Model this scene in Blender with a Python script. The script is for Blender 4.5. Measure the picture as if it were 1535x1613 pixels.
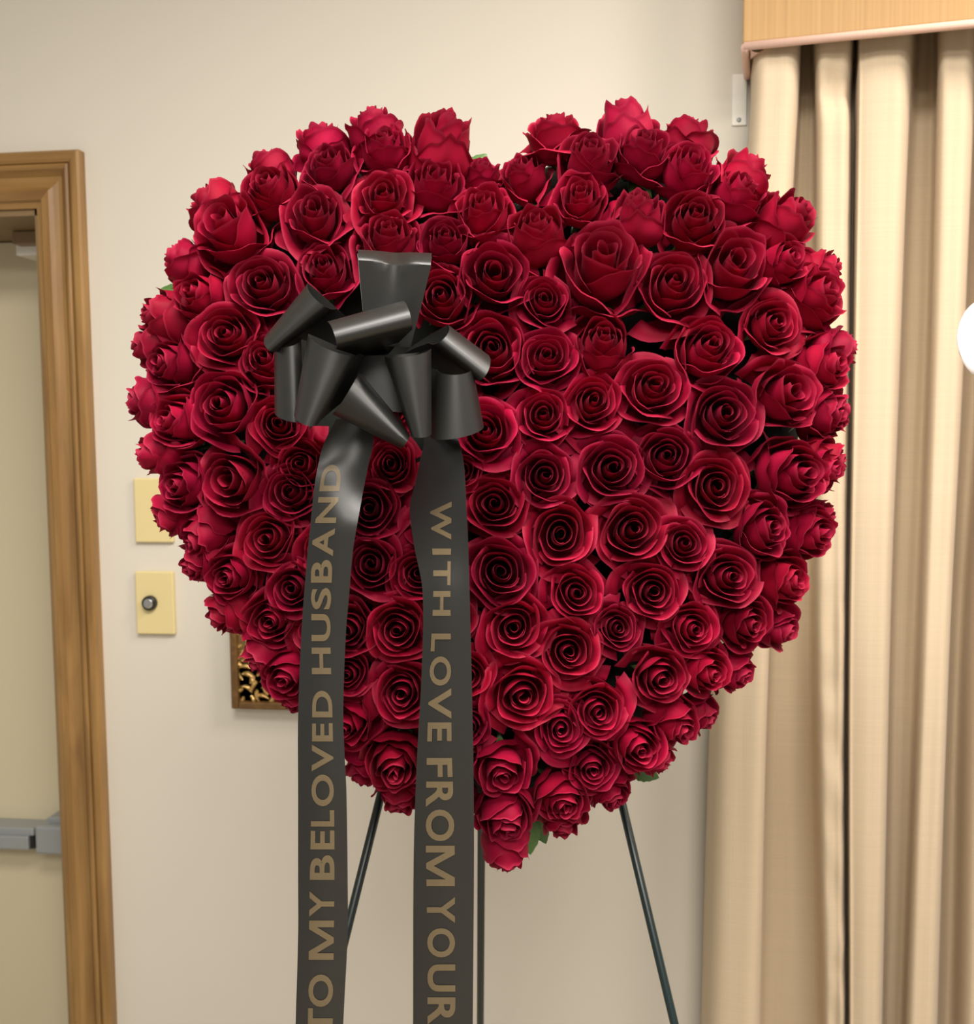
import bpy, bmesh, math, random
from mathutils import Vector, Matrix, noise

# ------------------------------------------------------------------ clear
for o in list(bpy.data.objects):
    bpy.data.objects.remove(o, do_unlink=True)
SC = bpy.context.scene
COL = SC.collection

# ------------------------------------------------------------------ camera
W, H, FPX = 1535.0, 1613.0, 1660.0
YAW, PITCH, ROLL = math.radians(7.0), math.radians(4.5), math.radians(0.5)
CAM = Vector((0.0, 0.0, 1.5))
FWD = Vector((-math.sin(YAW) * math.cos(PITCH), math.cos(YAW) * math.cos(PITCH), -math.sin(PITCH)))
RGT0 = Vector((math.cos(YAW), math.sin(YAW), 0))
UP0 = RGT0.cross(FWD)
RGT = RGT0 * math.cos(ROLL) - UP0 * math.sin(ROLL)
UPV = UP0 * math.cos(ROLL) + RGT0 * math.sin(ROLL)
cd = bpy.data.cameras.new('camera')
cd.sensor_fit = 'HORIZONTAL'
cd.sensor_width = 36.0
cd.lens = 36.0 * FPX / W
cd.clip_start = 0.05
cd.clip_end = 60
cam = bpy.data.objects.new('camera', cd)
COL.objects.link(cam)
cam.matrix_world = Matrix(((RGT.x, UPV.x, -FWD.x, CAM.x), (RGT.y, UPV.y, -FWD.y, CAM.y),
                           (RGT.z, UPV.z, -FWD.z, CAM.z), (0, 0, 0, 1)))
cd.dof.use_dof = True
cd.dof.focus_distance = 1.0
cd.dof.aperture_fstop = 10.0
SC.camera = cam

# ------------------------------------------------------------------ world, lamps, exposure
wd = bpy.data.worlds.new('room_ambient')
SC.world = wd
wd.use_nodes = True
wd.node_tree.nodes['Background'].inputs[0].default_value = (1.0, 0.95, 0.88, 1)
wd.node_tree.nodes['Background'].inputs[1].default_value = 0.32


def area(name, loc, size, sy, power, col, aim=None):
    l = bpy.data.lights.new(name, 'AREA')
    l.shape = 'RECTANGLE'
    l.size, l.size_y = size, sy
    l.energy = power
    l.color = col
    o = bpy.data.objects.new(name, l)
    COL.objects.link(o)
    o.location = loc
    if aim is not None:
        d = Vector(aim) - Vector(loc)
        o.rotation_euler = d.to_track_quat('-Z', 'Y').to_euler()
    return o


area('ceiling_panel_lamp', (0.05, 0.20, 2.72), 1.4, 0.6, 54, (1.0, 0.95, 0.88))
area('ceiling_panel_lamp', (0.3, -1.4, 2.72), 2.0, 1.0, 74, (1.0, 0.95, 0.88))
area('ceiling_panel_lamp', (1.15, 0.95, 2.72), 0.5, 0.5, 32, (1.0, 0.88, 0.80))
vs = SC.view_settings
vs.view_transform = 'Standard'
vs.look = 'None'
vs.gamma = 1.0
vs.use_curve_mapping = False
vs.exposure = 0.28


# ------------------------------------------------------------------ helpers
def ray(px, py):
    return FWD + RGT * ((px - W / 2) / FPX) - UPV * ((py - H / 2) / FPX)


def at(px, py, depth):
    return CAM + ray(px, py) * depth


def on_y(px, py, Y):
    d = ray(px, py)
    return CAM + d * ((Y - CAM.y) / d.y)


def on_plane(px, py, p0, n):
    d = ray(px, py)
    return CAM + d * ((p0 - CAM).dot(n) / d.dot(n))


def mesh_from(bm, name):
    me = bpy.data.meshes.new(name)
    bm.to_mesh(me)
    bm.free()
    return me


def obj(name, me, mat=None, parent=None, smooth=True, loc=None, rot=None, scale=None):
    if isinstance(me, bmesh.types.BMesh):
        me = mesh_from(me, name)
    o = bpy.data.objects.new(name, me)
    COL.objects.link(o)
    if mat is not None and not me.materials:
        me.materials.append(mat)
    if smooth and me:
        me.polygons.foreach_set('use_smooth', [True] * len(me.polygons))
    if parent is not None:
        o.parent = parent
    if loc is not None:
        o.location = loc
    if rot is not None:
        o.rotation_euler = rot
    if scale is not None:
        o.scale = scale
    return o


def empty(name, loc=(0, 0, 0)):
    o = bpy.data.objects.new(name, None)
    o.empty_display_size = 0.02
    COL.objects.link(o)
    o.location = loc
    return o


def tag(o, label, cat=None, group=None, kind=None):
    o['label'] = label
    if cat:
        o['category'] = cat
    if group:
        o['group'] = group
    if kind:
        o['kind'] = kind
    return o


def keep(child, parent):
    """parent a child built in world coordinates without moving it (parents carry location only)"""
    child.parent = parent
    child.matrix_parent_inverse = Matrix.Translation(-parent.location)
    return child


def box(bm, x0, x1, y0, y1, z0, z1, bev=0.0):
    r = bmesh.ops.create_cube(bm, size=1.0)
    vv = r['verts']
    for v in vv:
        v.co = Vector(((x0 + x1) / 2 + v.co.x * (x1 - x0), (y0 + y1) / 2 + v.co.y * (y1 - y0), (z0 + z1) / 2 + v.co.z * (z1 - z0)))
    if bev > 0:
        ed = list({e for v in vv for e in v.link_edges})
        bmesh.ops.bevel(bm, geom=ed, offset=bev, segments=2, profile=0.5, affect='EDGES')
    return vv


def boxm(*a, **k):
    bm = bmesh.new()
    box(bm, *a, **k)
    return bm


def tube(bm, pts, rad, n=10, caps=True):
    rings = []
    prev = None
    for i, p in enumerate(pts):
        p = Vector(p)
        if i == 0:
            t = Vector(pts[1]) - p
        elif i == len(pts) - 1:
            t = p - Vector(pts[i - 1])
        else:
            t = Vector(pts[i + 1]) - Vector(pts[i - 1])
        t.normalize()
        a = prev if prev is not None else (Vector((1, 0, 0)) if abs(t.x) < 0.8 else Vector((0, 1, 0)))
        a = (a - t * a.dot(t)).normalized()
        prev = a
        b = t.cross(a)
        r = rad[i] if isinstance(rad, (list, tuple)) else rad
        rings.append([bm.verts.new(p + (a * math.cos(k * 2 * math.pi / n) + b * math.sin(k * 2 * math.pi / n)) * r) for k in range(n)])
    for A, B in zip(rings, rings[1:]):
        for k in range(n):
            bm.faces.new((A[k], A[(k + 1) % n], B[(k + 1) % n], B[k]))
    if caps:
        bm.faces.new(rings[0][::-1])
        bm.faces.new(rings[-1])
    return rings


def lathe(bm, prof, n=24, centre=Vector((0, 0, 0)), axis='Z'):
    rings = []
    for (r, z) in prof:
        ring = []
        for k in range(n):
            a = k * 2 * math.pi / n
            c = Vector((r * math.cos(a), r * math.sin(a), z))
            if axis == 'Y':
                c = Vector((c.x, -c.z, c.y))
            ring.append(bm.verts.new(centre + c))
        rings.append(ring)
    for A, B in zip(rings, rings[1:]):
        for k in range(n):
            bm.faces.new((A[k], A[(k + 1) % n], B[(k + 1) % n], B[k]))
    bm.faces.new(rings[0][::-1])
    bm.faces.new(rings[-1])
    bmesh.ops.recalc_face_normals(bm, faces=bm.faces)


def grid_faces(bm, rows):
    for A, B in zip(rows, rows[1:]):
        for k in range(len(A) - 1):
            bm.faces.new((A[k], A[k + 1], B[k + 1], B[k]))


def lerp_table(tab, t):
    """tab: [(t, v0, v1 ...)] sorted; smooth interpolation (Catmull-Rom)"""
    n = len(tab)
    if t <= tab[0][0]:
        return list(tab[0][1:])
    if t >= tab[-1][0]:
        return list(tab[-1][1:])
    i = 0
    while tab[i + 1][0] < t:
        i += 1
    p1, p2 = tab[i], tab[i + 1]
    h = p2[0] - p1[0]
    u = (t - p1[0]) / h
    out = []
    for k in range(1, len(p1)):
        m1 = (p2[k] - tab[i - 1][k]) / (p2[0] - tab[i - 1][0]) if i > 0 else (p2[k] - p1[k]) / h
        m2 = (tab[i + 2][k] - p1[k]) / (tab[i + 2][0] - p1[0]) if i + 2 < n else (p2[k] - p1[k]) / h
        a = 2 * u ** 3 - 3 * u * u + 1
        b = u ** 3 - 2 * u * u + u
        c = -2 * u ** 3 + 3 * u * u
        d = u ** 3 - u * u
        out.append(a * p1[k] + b * h * m1 + c * p2[k] + d * h * m2)
    return out


# ------------------------------------------------------------------ materials
def material(name):
    m = bpy.data.materials.new(name)
    m.use_nodes = True
    nt = m.node_tree
    return m, nt, nt.nodes['Principled BSDF']


def L(nt, a, b):
    nt.links.new(a, b)


def simple(name, col, rough=0.5, metal=0.0, spec=0.5, noise_scale=None, noise_amt=0.1, bump=0.0, bump_scale=200.0, stretch=(1, 1, 1)):
    m, nt, p = material(name)
    p.inputs['Base Color'].default_value = (*col, 1)
    p.inputs['Roughness'].default_value = rough
    p.inputs['Metallic'].default_value = metal
    p.inputs['Specular IOR Level'].default_value = spec
    tc = nt.nodes.new('ShaderNodeTexCoord')
    mp = nt.nodes.new('ShaderNodeMapping')
    mp.inputs['Scale'].default_value = stretch
    L(nt, tc.outputs['Object'], mp.inputs['Vector'])
    if noise_scale:
        n = nt.nodes.new('ShaderNodeTexNoise')
        n.inputs['Scale'].default_value = noise_scale
        n.inputs['Detail'].default_value = 4
        L(nt, mp.outputs[0], n.inputs['Vector'])
        mx = nt.nodes.new('ShaderNodeMix')
        mx.data_type = 'RGBA'
        mx.inputs[6].default_value = (*[c * (1 - noise_amt) for c in col], 1)
        mx.inputs[7].default_value = (*[min(1, c * (1 + noise_amt)) for c in col], 1)
        L(nt, n.outputs['Fac'], mx.inputs[0])
        L(nt, mx.outputs[2], p.inputs['Base Color'])
    if bump:
        n2 = nt.nodes.new('ShaderNodeTexNoise')
        n2.inputs['Scale'].default_value = bump_scale
        n2.inputs['Detail'].default_value = 3
        L(nt, mp.outputs[0], n2.inputs['Vector'])
        b = nt.nodes.new('ShaderNodeBump')
        b.inputs['Strength'].default_value = bump
        b.inputs['Distance'].default_value = 0.002
        L(nt, n2.outputs['Fac'], b.inputs['Height'])
        L(nt, b.outputs[0], p.inputs['Normal'])
    return m


def wood(name, c1, c2, stretch, rough=0.4):
    m, nt, p = material(name)
    tc = nt.nodes.new('ShaderNodeTexCoord')
    mp = nt.nodes.new('ShaderNodeMapping')
    mp.inputs['Scale'].default_value = stretch
    L(nt, tc.outputs['Object'], mp.inputs['Vector'])
    n = nt.nodes.new('ShaderNodeTexNoise')
    n.inputs['Scale'].default_value = 6
    n.inputs['Detail'].default_value = 6
    n.inputs['Distortion'].default_value = 0.6
    L(nt, mp.outputs[0], n.inputs['Vector'])
    r = nt.nodes.new('ShaderNodeValToRGB')
    r.color_ramp.elements[0].position = 0.3
    r.color_ramp.elements[0].color = (*c1, 1)
    r.color_ramp.elements[1].position = 0.7
    r.color_ramp.elements[1].color = (*c2, 1)
    L(nt, n.outputs['Fac'], r.inputs[0])
    L(nt, r.outputs[0], p.inputs['Base Color'])
    p.inputs['Roughness'].default_value = rough
    return m


M = {}
M['wall'] = simple('wall_paint', (0.67, 0.63, 0.55), 0.75, noise_scale=1.5, noise_amt=0.02, bump=0.05, bump_scale=300)
M['ceiling'] = simple('ceiling_paint', (0.72, 0.68, 0.60), 0.9, noise_scale=8, noise_amt=0.03)
M['floor'] = simple('carpet', (0.36, 0.32, 0.25), 0.95, noise_scale=120, noise_amt=0.25, bump=0.4, bump_scale=400)
M['trim_v'] = wood('oak_upright', (0.19, 0.095, 0.026), (0.37, 0.21, 0.068), (5, 5, 0.45))
M['trim_h'] = wood('oak_head', (0.19, 0.095, 0.026), (0.37, 0.21, 0.068), (0.45, 5, 5))
M['jamb'] = simple('door_jamb_paint', (0.23, 0.15, 0.07), 0.5, noise_scale=10, noise_amt=0.1)
M['door'] = simple('door_paint', (0.62, 0.55, 0.38), 0.45, noise_scale=2, noise_amt=0.03)
M['grey_metal'] = simple('grey_enamelled_metal', (0.34, 0.36, 0.37), 0.4, 0.3, noise_scale=30, noise_amt=0.04)
M['black'] = simple('black_plastic', (0.012, 0.013, 0.014), 0.35, noise_scale=50, noise_amt=0.1)
M['plate'] = simple('ivory_plastic', (0.72, 0.60, 0.30), 0.45, noise_scale=15, noise_amt=0.03)
M['chrome'] = simple('brushed_steel', (0.6, 0.6, 0.58), 0.25, 1.0, noise_scale=60, noise_amt=0.06)
M['white'] = simple('white_enamel', (0.86, 0.84, 0.77), 0.5, noise_scale=20, noise_amt=0.03)
M['frame_wood'] = wood('frame_walnut', (0.10, 0.048, 0.012), (0.17, 0.085, 0.022), (12, 12, 12), 0.4)
M['gold'] = simple('gilded_carving', (0.55, 0.36, 0.13), 0.36, 0.7, noise_scale=60, noise_amt=0.35)
M['gold_dark'] = simple('gilt_ground', (0.20, 0.115, 0.035), 0.6, 0.1, noise_scale=80, noise_amt=0.3)
M['canvas'] = simple('painting_canvas', (0.10, 0.09, 0.07), 0.7, noise_scale=12, noise_amt=0.4)
M['easel'] = simple('dark_green_enamel', (0.006, 0.016, 0.016), 0.32, 0.0, 0.6, noise_scale=40, noise_amt=0.2)
M['foam'] = simple('dark_green_floral_foam', (0.004, 0.006, 0.003), 0.95, noise_scale=60, noise_amt=0.5, bump=0.5, bump_scale=120)
M['leaf'] = simple('leaf_green', (0.07, 0.16, 0.035), 0.4, noise_scale=25, noise_amt=0.3)
M['stem'] = simple('stem_green', (0.06, 0.11, 0.03), 0.5, noise_scale=25, noise_amt=0.25)
M['orchid'] = simple('white_petal', (0.88, 0.80, 0.80), 0.5, noise_scale=20, noise_amt=0.03)
M['orchid_lip'] = simple('yellow_lip', (0.75, 0.45, 0.12), 0.5, noise_scale=30, noise_amt=0.2)
M['vase'] = simple('grey_ceramic', (0.3, 0.3, 0.3), 0.3, noise_scale=8, noise_amt=0.1)
M['letters'] = simple('dull_gold_print', (0.135, 0.10, 0.055), 0.42, 0.2, noise_scale=60, noise_amt=0.12)


def cloth(name, col, wx, wz, rough=0.85, sheen=0.1, streak=0.05):
    """woven cloth: fine thread streaks in both directions"""
    m, nt, p = material(name)
    tc = nt.nodes.new('ShaderNodeTexCoord')
    outs = []
    for sc in ((wx, wx, 1.2), (1.2, 1.2, wz)):
        mp = nt.nodes.new('ShaderNodeMapping')
        mp.inputs['Scale'].default_value = sc
        L(nt, tc.outputs['Object'], mp.inputs['Vector'])
        n = nt.nodes.new('ShaderNodeTexNoise')
        n.inputs['Scale'].default_value = 1.0
        n.inputs['Detail'].default_value = 2
        L(nt, mp.outputs[0], n.inputs['Vector'])
        outs.append(n.outputs['Fac'])
    ad = nt.nodes.new('ShaderNodeMath')
    ad.operation = 'ADD'
    L(nt, outs[0], ad.inputs[0])
    L(nt, outs[1], ad.inputs[1])
    mr = nt.nodes.new('ShaderNodeMapRange')
    mr.inputs[1].default_value = 0.6
    mr.inputs[2].default_value = 1.4
    L(nt, ad.outputs[0], mr.inputs[0])
    mx = nt.nodes.new('ShaderNodeMix')
    mx.data_type = 'RGBA'
    mx.inputs[6].default_value = (*[c * (1 - streak) for c in col], 1)
    mx.inputs[7].default_value = (*[min(1, c * (1 + streak)) for c in col], 1)
    L(nt, mr.outputs[0], mx.inputs[0])
    L(nt, mx.outputs[2], p.inputs['Base Color'])
    p.inputs['Roughness'].default_value = rough
    p.inputs['Specular IOR Level'].default_value = 0.2
    p.inputs['Sheen Weight'].default_value = sheen
    b = nt.nodes.new('ShaderNodeBump')
    b.inputs['Strength'].default_value = 0.15
    b.inputs['Distance'].default_value = 0.001
    L(nt, ad.outputs[0], b.inputs['Height'])
    L(nt, b.outputs[0], p.inputs['Normal'])
    return m


M['curtain'] = cloth('cream_curtain_linen', (0.60, 0.485, 0.34), 500, 500)
M['cornice'] = cloth('tan_striped_cornice_cloth', (0.47, 0.30, 0.14), 160, 2, streak=0.2)
M['welt'] = cloth('pink_beige_piping_cloth', (0.78, 0.52, 0.42), 300, 300)


def satin():
    m, nt, p = material('black_satin')
    p.inputs['Base Color'].default_value = (0.010, 0.010, 0.009, 1)
    p.inputs['Roughness'].default_value = 0.40
    p.inputs['Specular IOR Level'].default_value = 0.65
    p.inputs['Sheen Weight'].default_value = 0.0
    tc = nt.nodes.new('ShaderNodeTexCoord')
    n = nt.nodes.new('ShaderNodeTexNoise')
    n.inputs['Scale'].default_value = 900
    L(nt, tc.outputs['Object'], n.inputs['Vector'])
    b = nt.nodes.new('ShaderNodeBump')
    b.inputs['Strength'].default_value = 0.06
    b.inputs['Distance'].default_value = 0.0005
    L(nt, n.outputs['Fac'], b.inputs['Height'])
    L(nt, b.outputs[0], p.inputs['Normal'])
    return m


M['satin'] = satin()


def petal_mat():
    m, nt, p = material('velvet_red_petal')
    oi = nt.nodes.new('ShaderNodeObjectInfo')
    tc = nt.nodes.new('ShaderNodeTexCoord')
    n = nt.nodes.new('ShaderNodeTexNoise')
    n.inputs['Scale'].default_value = 2.2
    n.inputs['Detail'].default_value = 5
    L(nt, tc.outputs['Object'], n.inputs['Vector'])
    # vein-like mottling
    mr = nt.nodes.new('ShaderNodeMapRange')
    mr.inputs[1].default_value = 0.3
    mr.inputs[2].default_value = 0.7
    mr.inputs[3].default_value = 0.82
    mr.inputs[4].default_value = 1.12
    L(nt, n.outputs['Fac'], mr.inputs[0])
    mul = nt.nodes.new('ShaderNodeVectorMath')
    mul.operation = 'SCALE'
    L(nt, oi.outputs['Color'], mul.inputs[0])
    L(nt, mr.outputs[0], mul.inputs['Scale'])
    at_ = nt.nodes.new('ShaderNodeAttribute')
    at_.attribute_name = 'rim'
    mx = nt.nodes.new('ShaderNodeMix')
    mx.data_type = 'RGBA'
    mx.inputs[7].default_value = (0.44, 0.035, 0.08, 1)  # paler petal edge; also paints in the light its rolled rim catches
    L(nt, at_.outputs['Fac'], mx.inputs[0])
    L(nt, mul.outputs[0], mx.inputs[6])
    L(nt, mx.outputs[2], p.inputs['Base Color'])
    p.inputs['Roughness'].default_value = 0.6
    p.inputs['Specular IOR Level'].default_value = 0.12
    p.inputs['Sheen Weight'].default_value = 0.05
    p.inputs['Sheen Roughness'].default_value = 0.35
    p.inputs['Sheen Tint'].default_value = (1.0, 0.25, 0.35, 1)
    tr = nt.nodes.new('ShaderNodeBsdfTranslucent')
    L(nt, mx.outputs[2], tr.inputs['Color'])
    ms = nt.nodes.new('ShaderNodeMixShader')
    ms.inputs[0].default_value = 0.08
    L(nt, p.outputs[0], ms.inputs[1])
    L(nt, tr.outputs[0], ms.inputs[2])
    L(nt, ms.outputs[0], nt.nodes['Material Output'].inputs['Surface'])
    return m


M['petal'] = petal_mat()

# ================================================================== THE ROOM
YW = 1.92                                            # wall plane
xo = on_y(158, 900, YW).x                            # outer edge of the door casing
xi = on_y(86, 900, YW).x                             # inner edge (opening)
zo = on_y(66, 243, YW).z
zi = on_y(30, 331, YW).z
XL, XR, ZC = -2.6, 2.4, 2.75

bm = bmesh.new()
box(bm, xi, XR, YW, YW + 0.34, 0, ZC)
box(bm, XL, xi, YW, YW + 0.34, zi, ZC)
box(bm, XL, xi - 0.95, YW, YW + 0.34, 0, zi)
tag(obj('wall_back', bm, M['wall'], smooth=False), 'cream painted back wall behind the heart', 'wall', kind='structure')
tag(obj('floor', boxm(XL, XR, -3.0, YW + 0.34, -0.1, 0.0), M['floor'], smooth=False), 'brown carpeted floor under the easel', 'floor', kind='structure')
tag(obj('ceiling', boxm(XL, XR, -3.0, YW + 0.34, ZC, ZC + 0.1), M['ceiling'], smooth=False), 'pale ceiling above the wall', 'ceiling', kind='structure')

# door casing: moulding profile swept along the jamb and the head, mitred
TW = xo - xi
prof = [(0, 0), (0, .010), (.10, .012), (.14, .017), (.30, .018), (.38, .013), (.48, .010), (.56, .011), (.62, .018), (.67, .024),
        (.72, .026), (.76, .023), (.775, .019), (.79, .023), (.84, .026), (.96, .026), (1.0, .022), (1.0, 0)]


def casing(bm, path):
    rows = []
    for (f, d) in prof:
        rows.append([bm.verts.new(path(f, d, k)) for k in (0, 1)])
    grid_faces(bm, rows)


trim = empty('trim_1', (xi, YW, 0))
tag(trim, 'moulded honey brown wooden casing around the door opening', 'door casing', kind='structure')
bm = bmesh.new()
casing(bm, lambda f, d, k: Vector((xi + f * TW, YW - d, 0.0 if k == 0 else zi + f * (zo - zi))))
keep(obj('casing_upright', bm, M['trim_v'], smooth=False), trim)
bm = bmesh.new()
casing(bm, lambda f, d, k: Vector((xi + f * TW if k == 0 else xi - 1.05, YW - d, zi + f * (zo - zi))))
keep(obj('casing_head', bm, M['trim_h'], smooth=False), trim)
REC = 0.24
bm = bmesh.new()
box(bm, xi - 0.96, xi, YW - 0.004, YW + REC + 0.05, zi - 0.012, zi + 0.004)
box(bm, xi - 0.008, xi + 0.004, YW - 0.004, YW + REC + 0.05, 0, zi)
keep(obj('door_jamb', bm, M['jamb'], smooth=False), trim)

door = empty('door_1', (xi - 0.45, YW + REC, 0))
tag(door, 'plain cream door with a grey push bar in the recess', 'door', kind='structure')
keep(obj('door_leaf', boxm(xi - 0.95, xi - 0.011, YW + REC, YW + REC + 0.045, 0.01, zi - 0.014, bev=0.002), M['door'], smooth=False), door)
# push bar
YD = YW + REC
pa, pb = on_y(-30, 1300, YD - 0.05), on_y(56, 1338, YD - 0.05)
pc, pd = on_y(57, 1299, YD - 0.06), on_y(112, 1346, YD - 0.06)
bar = keep(obj('push_bar', boxm(pa.x - 0.5, pb.x, YD - 0.055, YD, pb.z, pa.z, bev=0.004), M['grey_metal'], smooth=False), door)
zz = pa.z - (pa.z - pb.z) * 0.33
sl = keep(obj('push_pad', boxm(pa.x - 0.48, pb.x - 0.008, YD - 0.064, YD - 0.05, pb.z + 0.003, zz, bev=0.003), M['grey_metal'], smooth=False), door)
keep(obj('gap', boxm(pb.x - 0.010, pb.x + 0.001, YD - 0.0565, YD - 0.05, pb.z + 0.004, zz), M['black'], smooth=False), door)
cap = keep(obj('end_cap', boxm(pc.x, pd.x, YD - 0.068, YD, pd.z, pc.z, bev=0.006), M['grey_metal'], smooth=False), door)
keep(obj('latch_case', boxm(pc.x + 0.02, pd.x, YD - 0.045, YD, pc.z - 0.004, pc.z + 0.012, bev=0.003), M['grey_metal'], smooth=False), door)
q0, q1 = on_y(27, 366, YW + 0.15), on_y(62, 386, YW + 0.15)
keep(obj('stop_block', boxm(q0.x, xi - 0.009, YW + 0.13, YD, q1.z, zi - 0.013, bev=0.002), M['jamb'], smooth=False), door)
q0, q1 = on_y(33, 388, YW + 0.18), on_y(62, 404, YW + 0.18)
keep(obj('strike_bracket', boxm(q0.x, xi - 0.009, YW + 0.16, YD, q1.z, q0.z, bev=0.002), M['white'], smooth=False), door)


# ------------------------------------------------------------------ wall plates
def wall_rect(x0, y0, x1, y1):
    a, b = on_y(x0, y0, YW), on_y(x1, y1, YW)
    return a.x, b.x, b.z, a.z


x0, x1, z0, z1 = wall_rect(213, 753, 276, 854)
o = obj('blank_wall_plate', boxm(x0, x1, YW - 0.009, YW, z0, z1, bev=0.0025), M['plate'], smooth=False)
tag(o, 'blank ivory wall plate, upper of two beside the door casing', 'wall plate', 'wall plates beside the door')
x0, x1, z0, z1 = wall_rect(216, 899, 279, 998)
dim = empty('dimmer_switch', ((x0 + x1) / 2, YW, z0))
tag(dim, 'ivory wall plate with a round black dimmer knob', 'dimmer switch', 'wall plates beside the door')
keep(obj('plate', boxm(x0, x1, YW - 0.011, YW, z0, z1, bev=0.0025), M['plate'], smooth=False), dim)
kc = on_y(241, 948, YW)
bm = bmesh.new()
lathe(bm, [(0.0145, 0.010), (0.0145, 0.016), (0.0135, 0.0205), (0.0125, 0.0215), (0.009, 0.0218)], 28, Vector((kc.x, YW, kc.z)), 'Y')
kn = keep(obj('knob', bm, M['black'], smooth=True), dim)
bm = bmesh.new()
lathe(bm, [(0.0095, 0.0210), (0.0095, 0.0225), (0.0085, 0.0232), (0.004, 0.0228)], 24, Vector((kc.x, YW, kc.z)), 'Y')
cp = obj('knob_cap', bm, M['chrome'], smooth=True)
cp.parent = kn
cp.matrix_parent_inverse = Matrix.Identity(4)

# ------------------------------------------------------------------ picture with a carved gilt frame
x0, x1, z0, z1 = wall_rect(363, 770, 700, 1119)
pic = empty('picture_frame', ((x0 + x1) / 2, YW, z0))
tag(pic, 'brown picture frame with a gilded carved inner border, behind the heart', 'picture frame')
YF = YW - 0.022
fw, gw = 0.014, 0.075
for (a, b, c, d) in ((x0, x0 + fw, z0, z1), (x1 - fw, x1, z0, z1), (x0 + fw, x1 - fw, z0, z0 + fw), (x0 + fw, x1 - fw, z1 - fw, z1)):
    keep(obj('outer_rail', boxm(a, b, YF - 0.006, YW, c, d, bev=0.003), M['frame_wood'], smooth=False), pic)
    
bm = bmesh.new()
for (a, b, c, d) in ((x0 + fw, x0 + fw + gw, z0 + fw, z1 - fw), (x1 - fw - gw, x1 - fw, z0 + fw, z1 - fw),
                     (x0 + fw, x1 - fw, z0 + fw, z0 + fw + gw), (x0 + fw, x1 - fw, z1 - fw - gw, z1 - fw)):
    box(bm, a, b, YF + 0.006, YW, c, d)
keep(obj('border_ground', bm, M['gold_dark'], smooth=False), pic)
keep(obj('canvas', boxm(x0 + fw + gw, x1 - fw - gw, YF + 0.012, YW, z0 + fw + gw, z1 - fw - gw), M['canvas'], smooth=False), pic)
rg = random.Random(5)


def carving_leaf(seed):
    """one curled acanthus lobe, about 25 mm long"""
    r = random.Random(seed)
    bm = bmesh.new()
    rows = []
    bend = r.uniform(-0.9, 0.9)
    for i in range(8):
        t = i / 7
        w = 0.0055 * math.sin(math.pi * (0.12 + 0.86 * t)) ** 0.8
        ang = bend * t
        cx, cz = 0.026 * t * math.cos(ang), 0.026 * t * math.sin(ang)
        row = []
        for j in range(6):
            s = j / 5 * 2 - 1
            hgt = 0.007 * (1 - s * s) * (0.4 + t) - 0.004 * t * t + 0.0012 * math.cos(t * 17)
            row.append(bm.verts.new((cx - math.sin(ang) * s * w, -hgt, cz + math.cos(ang) * s * w)))
        rows.append(row)
    grid_faces(bm, rows)
    return mesh_from(bm, 'carved_leaf')


lv = [carving_leaf(k) for k in range(5)]
for m_ in lv:
    m_.materials.append(M['gold'])
spots = []
zz = z0 + fw + 0.008
while zz < z0 + 0.26:
    for c in range(5):
        spots.append((x0 + fw + 0.007 + c * 0.0145, zz + rg.uniform(-.004, .004)))
    zz += 0.0145
xx = x0 + fw + gw + 0.006
while xx < x0 + 0.22:
    for c in range(5):
        spots.append((xx + rg.uniform(-.004, .004), z0 + fw + 0.007 + c * 0.0145))
    xx += 0.0145
for (sx, sz) in spots:
    o = obj('carved_leaf', rg.choice(lv), None, loc=(sx, YF + 0.005, sz), rot=(0, rg.uniform(0, 6.28), 0))
    o.scale = (rg.uniform(.6, 1.0),) * 3
    keep(o, pic)

# ------------------------------------------------------------------ wall bracket beside the cornice
x0, x1, z0, z1 = wall_rect(1154, 118, 1176, 198)
br = empty('wall_bracket', ((x0 + x1) / 2, YW, z0))
tag(br, 'small white metal strip screwed to the wall beside the cornice', 'bracket')
keep(obj('strip', boxm(x0, x1, YW - 0.004, YW, z0, z1, bev=0.001), M['white'], smooth=False), br)
c = on_y(1164, 190, YW)
bm = bmesh.new()
lathe(bm, [(0.004, 0.003), (0.004, 0.005), (0.002, 0.006)], 12, Vector((c.x, YW, c.z)), 'Y')
keep(obj('screw', bm, M['grey_metal']), br)

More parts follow.
